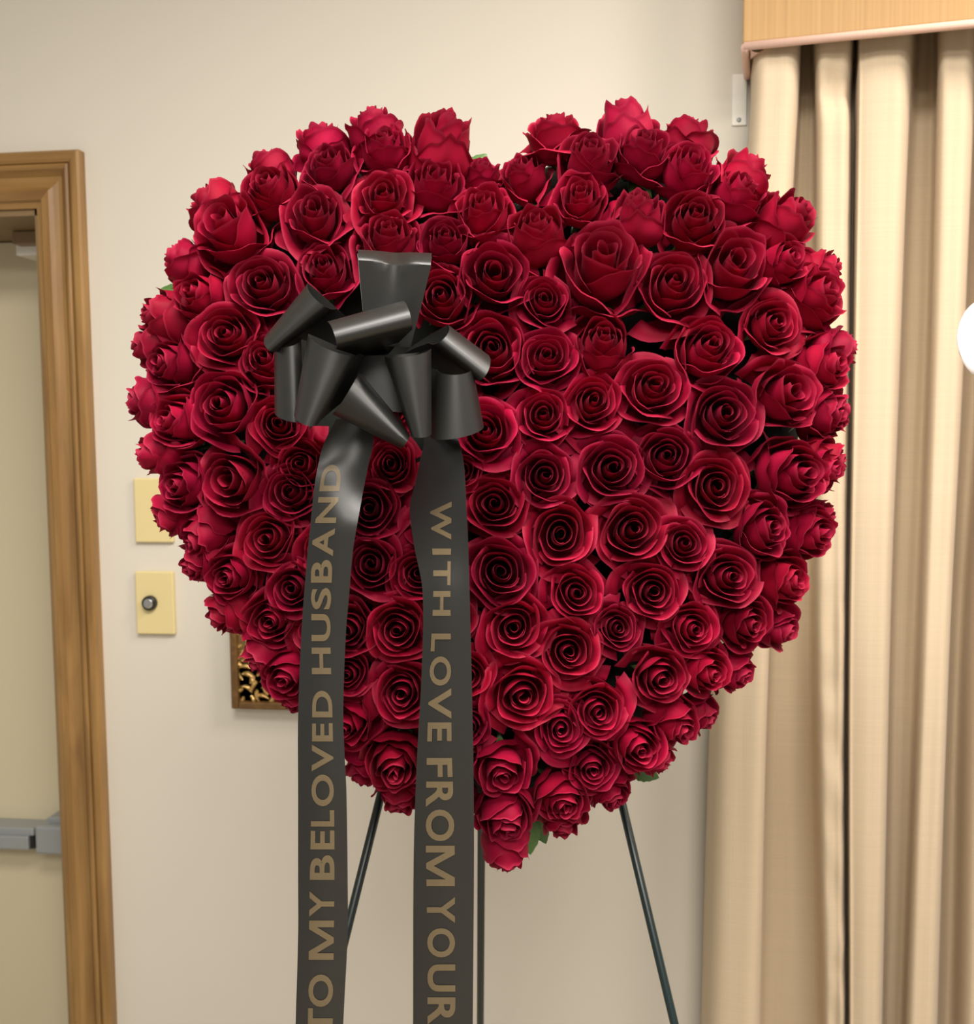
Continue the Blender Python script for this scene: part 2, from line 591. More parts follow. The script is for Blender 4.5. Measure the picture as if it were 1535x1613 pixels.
# ------------------------------------------------------------------ curtain
LEV = [  # (py, [(px, cm in front of the wall)])
    (60,  [(1183, 2), (1192, 8), (1225, 12), (1258, 9), (1264, 3), (1272, 1), (1279, 4), (1286, 9), (1315, 12), (1342, 9), (1348, 3), (1353, 8), (1362, 11), (1395, 13), (1432, 10), (1446, 4), (1460, 1), (1475, 4), (1482, 9), (1508, 12), (1535, 9), (1545, 3), (1560, 1), (1580, 8), (1610, 12), (1640, 8), (1665, 3)]),
    (160, [(1182, 2), (1190, 8), (1222, 12), (1254, 9), (1260, 3), (1272, 1), (1284, 4), (1290, 9), (1315, 11), (1338, 9), (1345, 3), (1352, 8), (1361, 11), (1394, 13), (1428, 10), (1440, 4), (1458, 1), (1474, 4), (1480, 9), (1504, 12), (1530, 9), (1540, 3), (1558, 1), (1578, 8), (1608, 12), (1638, 8), (1662, 3)]),
    (560, [(1150, 2), (1162, 8), (1196, 12), (1232, 9), (1240, 3), (1262, 1), (1282, 4), (1288, 9), (1313, 12), (1334, 9), (1342, 3), (1346, 8), (1354, 11), (1384, 13), (1412, 10), (1424, 4), (1446, 1), (1463, 4), (1470, 9), (1494, 12), (1515, 9), (1524, 3), (1545, 1), (1566, 8), (1596, 12), (1626, 8), (1650, 3)]),
    (1050, [(1122, 2), (1136, 7), (1174, 12), (1208, 10), (1214, 3), (1250, 1), (1280, 3), (1289, 8), (1313, 11), (1328, 9), (1334, 3), (1338, 8), (1346, 11), (1374, 13), (1398, 10), (1405, 4), (1425, 1), (1444, 4), (1452, 9), (1472, 12), (1492, 9), (1498, 3), (1515, 1), (1535, 6), (1562, 11), (1594, 8), (1620, 3)]),
    (1640, [(1104, 2), (1120, 7), (1160, 12), (1194, 10), (1201, 3), (1248, 1), (1290, 3), (1302, 7), (1318, 10), (1330, 8), (1335, 3), (1339, 8), (1346, 11), (1367, 13), (1387, 10), (1393, 4), (1408, 1), (1422, 4), (1430, 9), (1450, 12), (1472, 9), (1480, 3), (1500, 1), (1520, 6), (1545, 11), (1574, 8), (1600, 3)]),
]
NK = len(LEV[0][1])
levw = []
for (py, ks) in LEV:
    levw.append((on_y(1350, py, YW - 0.07).z, [(on_y(px, py, YW - off / 100 - 0.012).x, YW - off / 100 - 0.012) for (px, off) in [(a, 10.6 + (b - 7) * .42 if b >= 6 else b * .35) for a, b in ks]]))
levw.insert(0, (levw[0][0] + 0.12, levw[0][1]))
zlow = 0.02
sc_ = (levw[-1][0] - zlow) / (levw[-2][0] - levw[-1][0])
levw.append((zlow, [(b[0] + (b[0] - a[0]) * sc_ * 0.5, b[1]) for a, b in zip(levw[-2][1], levw[-1][1])]))
levw = levw[::-1]
ZT = levw[-1][0]
NZ, NS = 90, 240
bm = bmesh.new()
rows = []
for i in range(NZ + 1):
    z = zlow + (ZT - zlow) * i / NZ
    keys = []
    for k in range(NK):
        tab = [(lv_[0], lv_[1][k][0], lv_[1][k][1]) for lv_ in levw]
        keys.append((k, *lerp_table(tab, z)))
    row = []
    for j in range(NS + 1):
        s = j / NS * (NK - 1)
        x, y = lerp_table(keys, s)
        # creases on the second fold: pinched near the top, puckered lower down
        w2 = math.exp(-((s - 8.2) / 1.6) ** 2)
        y += w2 * 0.022 * math.exp(-((z - levw[-3][0] - 0.005) / 0.03) ** 2)
        y += w2 * 0.010 * noise.noise(Vector((s * 0.5, z * 16, 3.3))) * (1.0 if z < 1.25 else 0.3)
        y += 0.003 * noise.noise(Vector((s * 0.9, z * 3, 7.7)))
        row.append(bm.verts.new((x, min(y, YW - 0.006), z)))
    rows.append(row)
grid_faces(bm, rows)
cur = empty('curtain', (on_y(1350, 800, YW).x, YW - 0.07, 0.0))
tag(cur, 'cream pleated floor-length curtain hanging at the right', 'curtain')
o = keep(obj('curtain_cloth', bm, M['curtain']), cur)
sd = o.modifiers.new('thickness', 'SOLIDIFY')
sd.thickness = 0.0012

# ------------------------------------------------------------------ cornice box over the curtain
cr = math.radians(-8)
pf = on_y(1170, 72, YW - 0.155)
cor = empty('window_cornice', (pf.x, pf.y, pf.z))
cor.rotation_euler = (0, 0, cr)
tag(cor, 'tan striped cloth-covered cornice box above the curtain', 'cornice')
CL, CDp, CH = 1.3, 0.152, 0.42
th = 0.014
obj('front_board', boxm(0, CL, 0, th, 0.004, CH, bev=0.003), M['cornice'], cor, False)
obj('side_board', boxm(0, th, th, CDp, 0.004, CH, bev=0.003), M['cornice'], cor, False)
obj('top_board', boxm(0, CL, 0, CDp * 0.9, CH, CH + 0.015, bev=0.003), M['cornice'], cor, False)
bm = bmesh.new()
tube(bm, [(0.002, 0.004, 0), (0.3, 0.004, 0), (CL, 0.004, 0)], 0.0065, 12)
obj('piping', bm, M['welt'], cor)
bm = bmesh.new()
tube(bm, [(0.004, 0.002, -0.002), (0.004, 0.05, -0.002), (0.005, CDp, -0.001)], 0.0065, 12)
obj('piping', bm, M['welt'], cor)
bm = bmesh.new()
rows = []
for i in range(7):
    t = i / 6
    rows.append([bm.verts.new((0.012 + 0.03 * s * (1 - t * 0.4), 0.012 + 0.045 * t, -0.003 - 0.006 * math.sin(3 * t + 4 * s))) for s in [k / 8 for k in range(9)]])
grid_faces(bm, rows)
obj('folded_lining', bm, M['welt'], cor)

# ================================================================== THE HEART OF ROSES
HC = at(775, 760, 1.125)
LEAN = math.radians(10)
FH = Vector((FWD.x, FWD.y, 0)).normalized()
HN = (-FH * math.cos(LEAN) + Vector((0, 0, 1)) * math.sin(LEAN)).normalized()
HU = RGT0.copy()
HV = HN.cross(HU).normalized()
OUT_PX = [(772, 275), (735, 212), (650, 190), (590, 188), (500, 206), (400, 256), (312, 318), (256, 405), (228, 490), (218, 600),
          (224, 720), (242, 800), (290, 895), (330, 980), (385, 1055), (455, 1118), (555, 1200), (625, 1255), (705, 1305),
          (775, 1362), (830, 1355), (860, 1315), (930, 1290), (1000, 1245), (1060, 1192), (1125, 1125), (1185, 1040),
          (1243, 975), (1283, 860), (1317, 740), (1335, 620), (1328, 500), (1308, 415), (1268, 350), (1210, 277), (1132, 212),
          (1060, 192), (985, 172), (930, 202), (825, 198), (798, 255)]


def plane_uv(px, py, w):
    p = on_plane(px, py, HC + HN * w, HN)
    d = p - HC
    return d.dot(HU), d.dot(HV), p


POLY = [plane_uv(x, y, 0.0)[:2] for x, y in OUT_PX]


def edge_dist(u, v):
    """signed distance to the heart outline (positive inside) and the outward direction"""
    best, bd = 1e9, (0, 1)
    inside = False
    n = len(POLY)
    for i in range(n):
        (x1, y1), (x2, y2) = POLY[i], POLY[(i + 1) % n]
        dx, dy = x2 - x1, y2 - y1
        t = max(0, min(1, ((u - x1) * dx + (v - y1) * dy) / (dx * dx + dy * dy)))
        ex, ey = x1 + t * dx - u, y1 + t * dy - v
        d = math.hypot(ex, ey)
        if d < best:
            best = d
            bd = (ex / (d + 1e-9), ey / (d + 1e-9))
        if (y1 > v) != (y2 > v) and u < (x2 - x1) * (v - y1) / (y2 - y1) + x1:
            inside = not inside
    return (best if inside else -best), bd


DH, DR = 0.095, 0.15


def dome(d):
    k = max(0.0, min(1.0, d / DR))
    return DH * math.sqrt(max(0.0, 1 - (1 - k) ** 2))


# foam base (a domed heart, under the flowers)
fo = empty('heart_base', HC)
tag(fo, 'dark heart-shaped floral foam base hidden under the roses', 'foam base')
bm = bmesh.new()
us = [p[0] for p in POLY]
vs_ = [p[1] for p in POLY]
SHR = 0.035
ring_prev = None
cen = (sum(us) / len(us), sum(vs_) / len(vs_))
# concentric rings: shrink the outline towards the centre
K = 14
rings = []
for k in range(K + 1):
    f = 0.87 * (1 - k / K) ** 0.9 + 0.0
    ring = []
    for (u, v) in POLY:
        uu, vv = cen[0] + (u - cen[0]) * f, cen[1] + (v - cen[1]) * f
        d, _ = edge_dist(uu, vv)
        ring.append((uu, vv, dome(max(0, d)) * 0.95 - 0.058))
    rings.append(ring)
back = [(u, v, -0.075) for (u, v, w) in rings[0]]
allr = [back] + rings
vr = [[bm.verts.new(HU * a + HV * b + HN * c) for (a, b, c) in r] for r in allr[:-1]]
n = len(POLY)
for A, B in zip(vr, vr[1:]):
    for k in range(n):
        bm.faces.new((A[k], A[(k + 1) % n], B[(k + 1) % n], B[k]))
bm.faces.new(vr[0][::-1])
tip = bm.verts.new(HU * cen[0] + HV * cen[1] + HN * (DH * 0.95 - 0.058))
for k in range(n):
    bm.faces.new((vr[-1][k], vr[-1][(k + 1) % n], tip))
bmesh.ops.recalc_face_normals(bm, faces=bm.faces)
fm = obj('foam', bm, M['foam'], fo)


# ------------------------------------------------------------------ the rose: petals spiralling round a core
def petal_bm(bm, rim_l, q, th, phi, par, rnd, nx, nt):
    """q: 0 inner .. 1 outer; unit rose, radius about 1, base at z=0"""
    op = par['open']
    hollow = par['hollow']
    belly = 0.10 + 0.66 * q ** 0.85
    rim = 0.03 + (0.62 + 0.22 * op) * q ** (1.05 - 0.25 * hollow)
    r0 = 0.05 + 0.10 * q
    hgt = par['h'] - (0.10 + 0.42 * op) * q ** 2.2 + (0.11 - 0.10 * hollow) * (1 - q) ** 3 + rnd.uniform(-.03, .03) - 0.30 * max(0.0, q - 0.70) / 0.30
    curl = (0.04 + 0.30 * op) * max(0.0, q - 0.30) ** 1.3 * rnd.uniform(.5, 1.5)
    point = rnd.uniform(-0.01, 0.15) * q
    tuck = 0.10 + 0.05 * (1 - q)
    ph1, ph2 = rnd.uniform(0, 6.28), rnd.uniform(0, 6.28)
    ruf = 0.012 + 0.036 * q * par['ruffle']
    skew = rnd.uniform(-.11, .11)
    lean = rnd.uniform(-.05, .11) * q ** 1.5
    rows = []
    for i in range(nt + 1):
        t = (i / nt) ** 0.85
        row = []
        for j in range(nx + 1):
            s = j / nx * 2 - 1
            a = abs(s)
            wid = phi * (0.40 + 0.60 * math.sin(min(1.0, t * 1.35) * math.pi / 2))
            edge = 1 - (0.16 + 0.26 * q) * a ** 2.6 + point * math.exp(-(s / 0.16) ** 2) + skew * s
            edge += ruf * (math.sin(5.3 * s + ph1) + 0.6 * math.sin(11.7 * s + ph2)) * 0.8
            te = t
            if te < 0.58:
                k = math.sin(te / 0.58 * math.pi / 2)
                r = r0 + (belly - r0) * k
            else:
                k = (te - 0.58) / 0.42
                k2 = k * k * (3 - 2 * k)
                r = belly + (rim - belly) * k2
            z = hgt * edge * (te ** 0.92)
            # curl of the rim and of the sides
            c = max(0.0, (te - 0.62) / 0.38)
            cs = curl * (0.55 + 0.9 * a ** 1.5)
            r += cs * c ** 2.2
            z -= cs * 0.75 * c ** 3
            if i == nt:
                r += 0.018
                z -= 0.004
            r *= 1 + tuck * s * (0.3 + 0.7 * te)
            r += lean * te
            r += ruf * 0.7 * te ** 3 * math.sin(6.1 * s + ph2)
            ang = th + wid * s
            v = bm.verts.new((r * math.cos(ang), r * math.sin(ang), z))
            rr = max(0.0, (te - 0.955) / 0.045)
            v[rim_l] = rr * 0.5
            row.append(v)
        rows.append(row)
    grid_faces(bm, rows)


def build_rose(seed, open_, hollow, h, ruffle, n_out, n_core=8):
    rnd = random.Random(seed)
    par = dict(open=open_, hollow=hollow, h=h, ruffle=ruffle)
    N = n_core + n_out
    meshes = []
    th = rnd.uniform(0, 6.28)
    bm = bmesh.new()
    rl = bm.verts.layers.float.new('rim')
    for i in range(N):
        q = (i + 0.6) / (N - 0.4)
        if i < n_core:
            phi = math.radians(150 - 55 * i / n_core)
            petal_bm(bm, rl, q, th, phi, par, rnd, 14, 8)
            th += math.radians(137.5 + rnd.uniform(-12, 12))
            if i == n_core - 1:
                meshes.append(('bud', mesh_from(bm, 'rose_bud')))
        else:
            f = (i - n_core) / max(1, n_out - 1)
            phi = math.radians(82 - 20 * f + rnd.uniform(-6, 6))
            b2 = bmesh.new()
            r2 = b2.verts.layers.float.new('rim')
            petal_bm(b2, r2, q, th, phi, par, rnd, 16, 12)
            meshes.append(('petal', mesh_from(b2, 'petal')))
            th += math.radians(137.5 + rnd.uniform(-14, 14))
    for _, me in meshes:
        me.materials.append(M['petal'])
        me.polygons.foreach_set('use_smooth', [True] * len(me.polygons))
    return meshes


def norm_rose(v):
    rs = []
    for _, me in v:
        rs += [math.hypot(q.co.x, q.co.y) for q in me.vertices]
    rs.sort()
    return rs[int(len(rs) * 0.965)]


VAR = {0: [build_rose(s, .14, .2, 1.50, .9, 8, 5) for s in (11, 12, 13)],          # tight
       1: [build_rose(s, .50, .5, 1.38, 1.2, 10, 5) for s in (21, 22, 23, 24)],        # half open
       2: [build_rose(s, .85, .8, 1.26, 1.2, 11, 5) for s in (31, 32, 33, 34, 35, 36)],    # open spiral
       3: [build_rose(s, .65, 1.2, 1.45, 1.5, 7, 5) for s in (41, 42, 43)]}             # loose, few wide petals
RH = {0: 1.45, 1: 1.25, 2: 1.08, 3: 1.35}

bm = bmesh.new()
tube(bm, [(0, 0, -0.14), (0, 0, -0.07), (0, 0, 0.0), (0, 0, 0.06)], [0.06, 0.13, 0.17, 0.13], 10)
for k in range(5):
    a = k * 2 * math.pi / 5
    rows = []
    for i in range(6):
        t = i / 5
        w_ = 0.13 * (1 - t) ** 0.8 + 0.004
        rr = 0.16 + 0.36 * t
        zz = 0.0 + 0.10 * t - 0.30 * t * t
        rows.append([bm.verts.new((rr * math.cos(a) - s * w_ * math.sin(a), rr * math.sin(a) + s * w_ * math.cos(a), zz - 0.02 * s * s)) for s in (-1, 0, 1)])
    grid_faces(bm, rows)
CALYX = mesh_from(bm, 'calyx')
CALYX.materials.append(M['leaf'])
bm = bmesh.new()
tube(bm, [(0, 0, -1.5), (0.02, 0.01, -0.7), (0, 0, -0.1)], 0.065, 8)
STEM = mesh_from(bm, 'stem')
STEM.materials.append(M['stem'])
for me in (CALYX, STEM):
    me.polygons.foreach_set('use_smooth', [True] * len(me.polygons))

# (x, y, diameter, facing right, facing up, kind, label) measured on the photograph; facing None = as the cushion curves
ROSES = [
 # --- top of the left lobe
 (507, 222, 82, -.1, .85, 1, 'side-on rose with upright petal tip, leftmost on the top edge of the left lobe'),
 (522, 274, 78, .0, .30, 1, 'small rose with pale curled heart, just under the top left edge'),
 (421, 266, 78, -.4, .80, 1, 'side-on rose on the upper left edge above a small half-open one'),
 (432, 310, 86, -.1, .30, 1, 'half-open rose tucked under the side-on rose of the upper left edge'),
 (334, 324, 92, -.6, .60, 1, 'side-on rose on the left shoulder, partly behind a long open rose'),
 (368, 372, 112, -.2, .22, 3, 'long open rose with a drooping front petal on the left shoulder'),
 (497, 352, 116, .05, .22, 2, 'large ruffled open rose above and left of the bow'),
 (286, 412, 82, -.8, .40, 1, 'dark side-on rose on the left edge, directly above a green leaf'),
 (418, 456, 112, .0, .05, 2, 'full round rose touching the left of the upper-left bow loop'),
 (512, 432, 88, .0, .20, 1, 'rose peeping between the top bow loop and upper-left loop'),
 (322, 472, 84, -.2, .10, 0, 'narrow rose between the left-edge leaf and the full round rose by the bow'),
 (262, 500, 88, -.80, .15, 0, 'rose with a broad pale pink-red side petal on the left edge'),
 (364, 532, 110, -.05, .02, 2, 'open rose left of the bow with a bright lower-left petal'),
 (240, 545, 76, -.88, .0, 1, 'thin side-on rose on the left edge under the pale side petal'),
 (280, 576, 84, -.4, .0, 1, 'tight rose near the left edge, second in from the border beside the bow'),
 (236, 632, 90, -.88, .0, 1, 'side-on rose on the leftmost edge of the heart at bow height'),
 (288, 666, 88, -.35, -.02, 1, 'oval rose at bow-bottom height, one in from the leftmost edge'),
 (361, 642, 106, -.05, .0, 1, 'round bright rose left of the bow with a low-set swirl'),
 (424, 575, 86, -.05, .05, 1, 'rose half covered by the far-left bow loop'),
 (440, 670, 94, .1, .0, 2, 'dark rose below the far-left bow loop'),
 (246, 714, 78, -.85, -.1, 0, 'dark side-on bud on the left edge just above the blank wall plate'),
 (300, 764, 90, -.3, .0, 1, 'rose on the left edge beside the blank wall plate'),
 (376, 756, 112, -.1, -.1, 3, 'loosely folded rose with one big curved petal, left of the left ribbon'),
 (462, 778, 104, .0, .0, 2, 'open rose touching the left ribbon beside the letters AND'),
 (268, 813, 82, -.80, -.3, 1, 'dark side-on rose overlapping the blank wall plate'),
 (429, 849, 100, .0, -.03, 2, 'ruffled rose left of the left ribbon at the letter A'),
 (326, 844, 84, -.5, -.5, 0, 'dusty pink-red rose turned away, right of the blank wall plate'),
 (318, 884, 78, -.6, -.5, 1, 'ragged rose on the left edge above and right of the dimmer knob'),
 (372, 906, 80, -.15, -.1, 1, 'small rose with a bright centre, left of the ribbon at letters SB'),
 (466, 926, 92, .0, -.05, 2, 'rose half hidden by the left ribbon at the letter S'),
 (354, 966, 78, -.75, -.4, 1, 'side-on rose on the lower left edge directly above the picture frame'),
 (434, 974, 84, -.1, -.15, 1, 'rose left of the ribbon at the letter U'),
 (414, 1034, 78, -.5, -.72, 0, 'drooping rose hanging in front of the gilded picture frame'),
 (464, 1052, 92, -.1, -.3, 1, 'bright-petalled rose cut by the left ribbon near the picture frame'),
 (468, 1096, 72, -.3, -.7, 1, 'lowest rose left of the left ribbon, beside the picture frame corner'),
 # --- between the ribbons
 (618, 735, 84, .0, .0, 2, 'small dark rose directly under the bow between both ribbons'),
 (584, 802, 108, .0, .0, 2, 'rose right of the left ribbon, second down below the bow'),
 (588, 890, 96, .0, .0, 2, 'dark rose between the ribbons, third down below the bow'),
 (662, 904, 92, .0, .0, 2, 'rose sliver showing left of the right ribbon beside WITH'),
 (552, 990, 94, .0, .0, 2, 'rose half covered by the left ribbon beside HUSBAND, between the ribbons'),
 (630, 990, 108, .0, -.02, 2, 'largest open rose between the ribbons, level with the letters LO'),
 (550, 1060, 78, .0, -.05, 2, 'dark rose edge right of the left ribbon at the word gap'),
 (637, 1088, 100, .0, -.05, 2, 'open rose between the ribbons beside the letter V'),
 (552, 1134, 88, -.05, -.2, 1, 'dark rose right of the left ribbon beside the letters EV'),
 (626, 1192, 92, .1, -.3, 1, 'glossy closed rose low between the ribbons beside FROM'),
 (576, 1212, 80, -.25, -.78, 1, 'ragged dark rose at the lower edge above the left easel leg'),
 (636, 1246, 88, .0, -.80, 1, 'lowest dark rose between the ribbons, right of the left easel leg'),
 # --- bottom tip
 (736, 1063, 82, .0, -.05, 2, 'rose half covered by the right ribbon beside the letter O'),
 (738, 1141, 78, .0, -.1, 2, 'rose edge right of the right ribbon beside the letter E'),
 (822, 1090, 118, .0, -.08, 2, 'bright full rose right of the right ribbon beside LOVE'),
 (883, 1143, 90, .0, -.08, 2, 'smaller left one of two touching roses above the tip'),
 (792, 1206, 92, .0, -.35, 3, 'cup-shaped rose with crinkled heart right of the letter F'),
 (797, 1278, 88, .0, -.60, 1, 'rose second up from the bottom tip of the heart'),
 (798, 1343, 82, .1, -.93, 0, 'drooping pale red rose at the bottom tip of the heart'),
 (884, 1250, 84, .1, -.40, 1, 'rose right of the tip, above the rose that faces the floor'),
 (886, 1290, 84, .1, -.80, 1, 'rose facing the floor right of the tip leaves'),
 (932, 1203, 86, .0, -.18, 2, 'round rose above the right easel leg, left of two small ones'),
 (962, 1246, 76, .3, -.68, 1, 'small rose where the right easel leg disappears'),
 (940, 1116, 98, .0, -.05, 2, 'larger right one of two touching roses above the tip'),
 (999, 1168, 86, .1, -.15, 1, 'rose on the lower right slope left of the leaf tip'),
 (1034, 1192, 76, .55, -.70, 1, 'side-on rose on the lower right edge above a green leaf tip'),
 (716, 1180, 84, .0, -.25, 1, 'rose mostly hidden by the right ribbon above the tip'),
 (706, 1262, 84, -.1, -.65, 1, 'low rose mostly hidden behind the right ribbon beside the letter R'),
 # --- lower right
 (1036, 1062, 100, .05, -.08, 2, 'round rose with bright swirl on the lower right slope'),
 (895, 1024, 104, .0, -.03, 2, 'very regular round rose in the lower middle with many rings'),
 (1104, 1052, 78, .3, -.2, 1, 'small rose on the lower right, right of the bright swirl rose'),
 (1060, 1135, 78, .4, -.5, 1, 'rose turned down-right on the lower right slope near a gap'),
 (1106, 1128, 74, .6, -.5, 1, 'bright-edged rose on the lower right border against the wall'),
 (1156, 1056, 78, .58, -.4, 1, 'rose on the lower right border at the curtain edge'),
 (1086, 988, 88, .1, -.08, 2, 'dark-hearted rose in the lower right, above the small right-hand one'),
 (1168, 976, 84, .3, -.12, 1, 'cupped rose second in from the lower right border'),
 (1220, 984, 82, .62, -.3, 1, 'side-turned rose on the lower right border over the dark curtain fold'),
 (1226, 912, 90, .48, -.05, 1, 'glowing pink-edged rose on the right border, low'),
 (1140, 908, 104, .08, -.02, 2, 'big rose with long lower-left petal in the lower right'),
 (1076, 858, 90, .0, .0, 2, 'dark concentric rose right of two big neighbouring spirals'),
 (1026, 931, 98, .0, .0, 2, 'round rose in the lower right centre under two big spirals'),
 (970, 988, 80, .0, .0, 2, 'small neat rose between the many-ringed rose and lower right centre'),
 # --- right of the right ribbon, middle
 (906, 934, 96, .0, .0, 2, 'rose with a tight round spiral below the left big spiral'),
 (810, 986, 112, .0, -.02, 2, 'wide rose right of the right ribbon beside the letter L'),
 (788, 902, 118, .0, .0, 2, 'big rose touching the right ribbon beside the letters TH'),
 (882, 842, 116, .0, .0, 2, 'left one of two big spiral roses side by side'),
 (992, 836, 114, .02, .0, 2, 'right one of two big spiral roses side by side'),
 (780, 796, 104, .0, .0, 2, 'rose touching the right ribbon beside the letters WI'),
 (857, 752, 102, .0, .0, 2, 'open rose with hollow centre above the left big spiral'),
 (961, 741, 116, .0, .0, 2, 'large rose with dark hollow heart in the middle right'),
 (1048, 722, 92, .0, .05, 1, 'tight rose right of the large dark-hollow rose'),
 (766, 684, 106, .0, .0, 2, 'rose touching the lower right bow loop'),
 (856, 658, 94, .0, .0, 2, 'left one of a pair of round roses right of the bow'),
 (932, 637, 100, .0, .02, 2, 'right one of a pair of round roses right of the bow'),
 (1026, 616, 110, .0, .03, 2, 'large rose with a curled swirl, middle of the right lobe'),
 (860, 568, 100, .0, .02, 2, 'wide round rose right of the bow at loop height'),
 (949, 546, 96, -.05, .22, 0, 'half-closed rose with dark folded heart under the big goblet rose'),
 (776, 556, 108, -.03, .04, 1, 'rose right behind the right upper bow loop'),
 (728, 745, 78, .0, .0, 2, 'small rose edge between the right ribbon and the bow'),
 # --- top centre
 (605, 320, 104, .0, .18, 2, 'round rose above the top bow loop'),
 (684, 298, 94, .0, .28, 1, 'rose with pointed heart, up and right of the top bow loop'),
 (606, 244, 86, .0, .45, 1, 'many-petalled rose just below the top edge of the left lobe'),
 (590, 210, 88, -.1, .75, 1, 'rose lying open on the top edge of the left lobe'),
 (694, 228, 112, .05, .72, 0, 'big side-on rose with smooth cup left of the notch'),
 (760, 344, 92, -.05, .28, 1, 'rose below the notch on the left side'),
 (758, 284, 74, .0, .55, 1, 'small rose in the notch, under the leaf'),
 (826, 286, 78, -.1, .48, 1, 'small rose in the notch with a bright folded petal'),
 (703, 386, 84, .0, .15, 1, 'rose right of the top bow loop, above the lower one'),
 (612, 388, 94, .0, .28, 1, 'rose poking up behind the top bow loop'),
 (846, 376, 96, -.02, .35, 0, 'tall smooth goblet rose below the notch on the right'),
 (779, 438, 114, .03, .02, 3, 'bright rose with a hollow dark centre right of the bow top'),
 (858, 478, 88, .0, .0, 2, 'small dark rose right of the bright hollow rose'),
 (698, 474, 94, .0, .05, 1, 'rose right of the top bow loop, just above the right loops'),
 # --- right lobe
 (872, 214, 104, -.1, .70, 2, 'flat open rose on the top edge right of the notch'),
 (926, 262, 94, .05, .42, 1, 'rose one row under the top edge right of the notch'),
 (988, 200, 100, .0, .82, 0, 'tall side-on rose at the highest point of the right lobe'),
 (1012, 250, 88, .05, .42, 1, 'small rose directly under the highest rose'),
 (1086, 214, 92, .25, .82, 1, 'side-on rose on the top edge right of the highest rose'),
 (1080, 278, 86, .1, .30, 1, 'swirled rose under the side-on rose of the right lobe'),
 (914, 324, 100, -.05, .22, 2, 'wide rose above and left of the big goblet rose'),
 (1004, 338, 88, -.05, .72, 0, 'upright closed bud seen from its side in the right lobe'),
 (947, 430, 138, .0, .30, 3, 'biggest goblet-shaped rose in the middle of the right lobe'),
 (1093, 353, 94, .0, .15, 1, 'round-hearted rose right of the upright bud'),
 (1154, 318, 88, .28, .38, 1, 'rose one row in from the right shoulder edge'),
 (1174, 276, 92, .5, .72, 1, 'ragged side-on rose on the right shoulder edge'),
 (1057, 458, 124, .0, .05, 2, 'large dark open rose right of the biggest goblet rose'),
 (1150, 428, 124, .08, .08, 3, 'large bright rose with deep cup on the right side'),
 (1232, 352, 106, .5, .42, 1, 'rose with frilled outer petals on the right shoulder'),
 (1226, 416, 80, .4, .1, 1, 'shaded rose under the frilled right-shoulder rose'),
 (1298, 428, 84, .78, .3, 1, 'bright pink-edged rose on the upper right border at the curtain'),
 (1276, 470, 104, .4, .1, 1, 'large pinkish rose by the upper right border'),
 (1212, 514, 98, .1, .0, 2, 'open rose below the large bright deep-cup rose'),
 (1110, 556, 100, .0, .1, 1, 'rose with a folded pale heart below the large dark open rose'),
 (1292, 576, 88, .5, .0, 1, 'rose near the right border with a hollow side'),
 (1318, 552, 84, .86, .0, 1, 'side-on rose on the rightmost border, upper of two'),
 (1228, 624, 110, .2, .03, 3, 'bright open rose with wide petals near the right border'),
 (1136, 656, 122, .02, .0, 2, 'very large full rose in the right half with a lower right petal'),
 (1294, 652, 82, .58, .0, 1, 'half-turned rose on the right border under the hollow-sided one'),
 (1314, 646, 80, .88, .0, 1, 'side-on rose on the rightmost border, lower of two'),
 (1238, 746, 106, .28, .0, 1, 'glowing rose on the right with a broad outer petal'),
 (1284, 740, 84, .62, .0, 1, 'half-turned rose squeezed beside the glowing right rose'),
 (1302, 727, 80, .88, -.05, 1, 'dark side-on rose on the right border below the rightmost pair'),
 (1125, 768, 112, .0, .0, 2, 'large rose with dark folds below the very large full rose'),
 (1195, 832, 88, .2, .05, 1, 'small many-petalled rose on the right above the long-petal rose'),
 (1262, 836, 86, .5, -.05, 1, 'slim rose on the lower right border beside a leaf spike'),
 (1288, 815, 72, .82, -.1, 1, 'small side-on rose on the lower right border'),
 # --- behind the bow (seen only in slivers)
 (478, 735, 84, .0, .0, 1, 'dark rose behind the top of the left ribbon'),
 (698, 620, 92, .0, .0, 2, 'rose covered by the lower right bow loops'),
 (612, 640, 90, .0, .0, 2, 'rose covered by the middle of the bow'),
 (688, 828, 92, .0, .0, 2, 'rose covered by the right ribbon at the letter W'),
 (706, 976, 88, .0, .0, 2, 'rose covered by the right ribbon at the letter H'),
 (514, 868, 88, .0, .0, 2, 'rose covered by the left ribbon at the letter A'),
 (508, 990, 84, .0, .0, 2, 'rose covered by the left ribbon at the letter U'),
]
RB = random.Random(77)
rose_objs = []
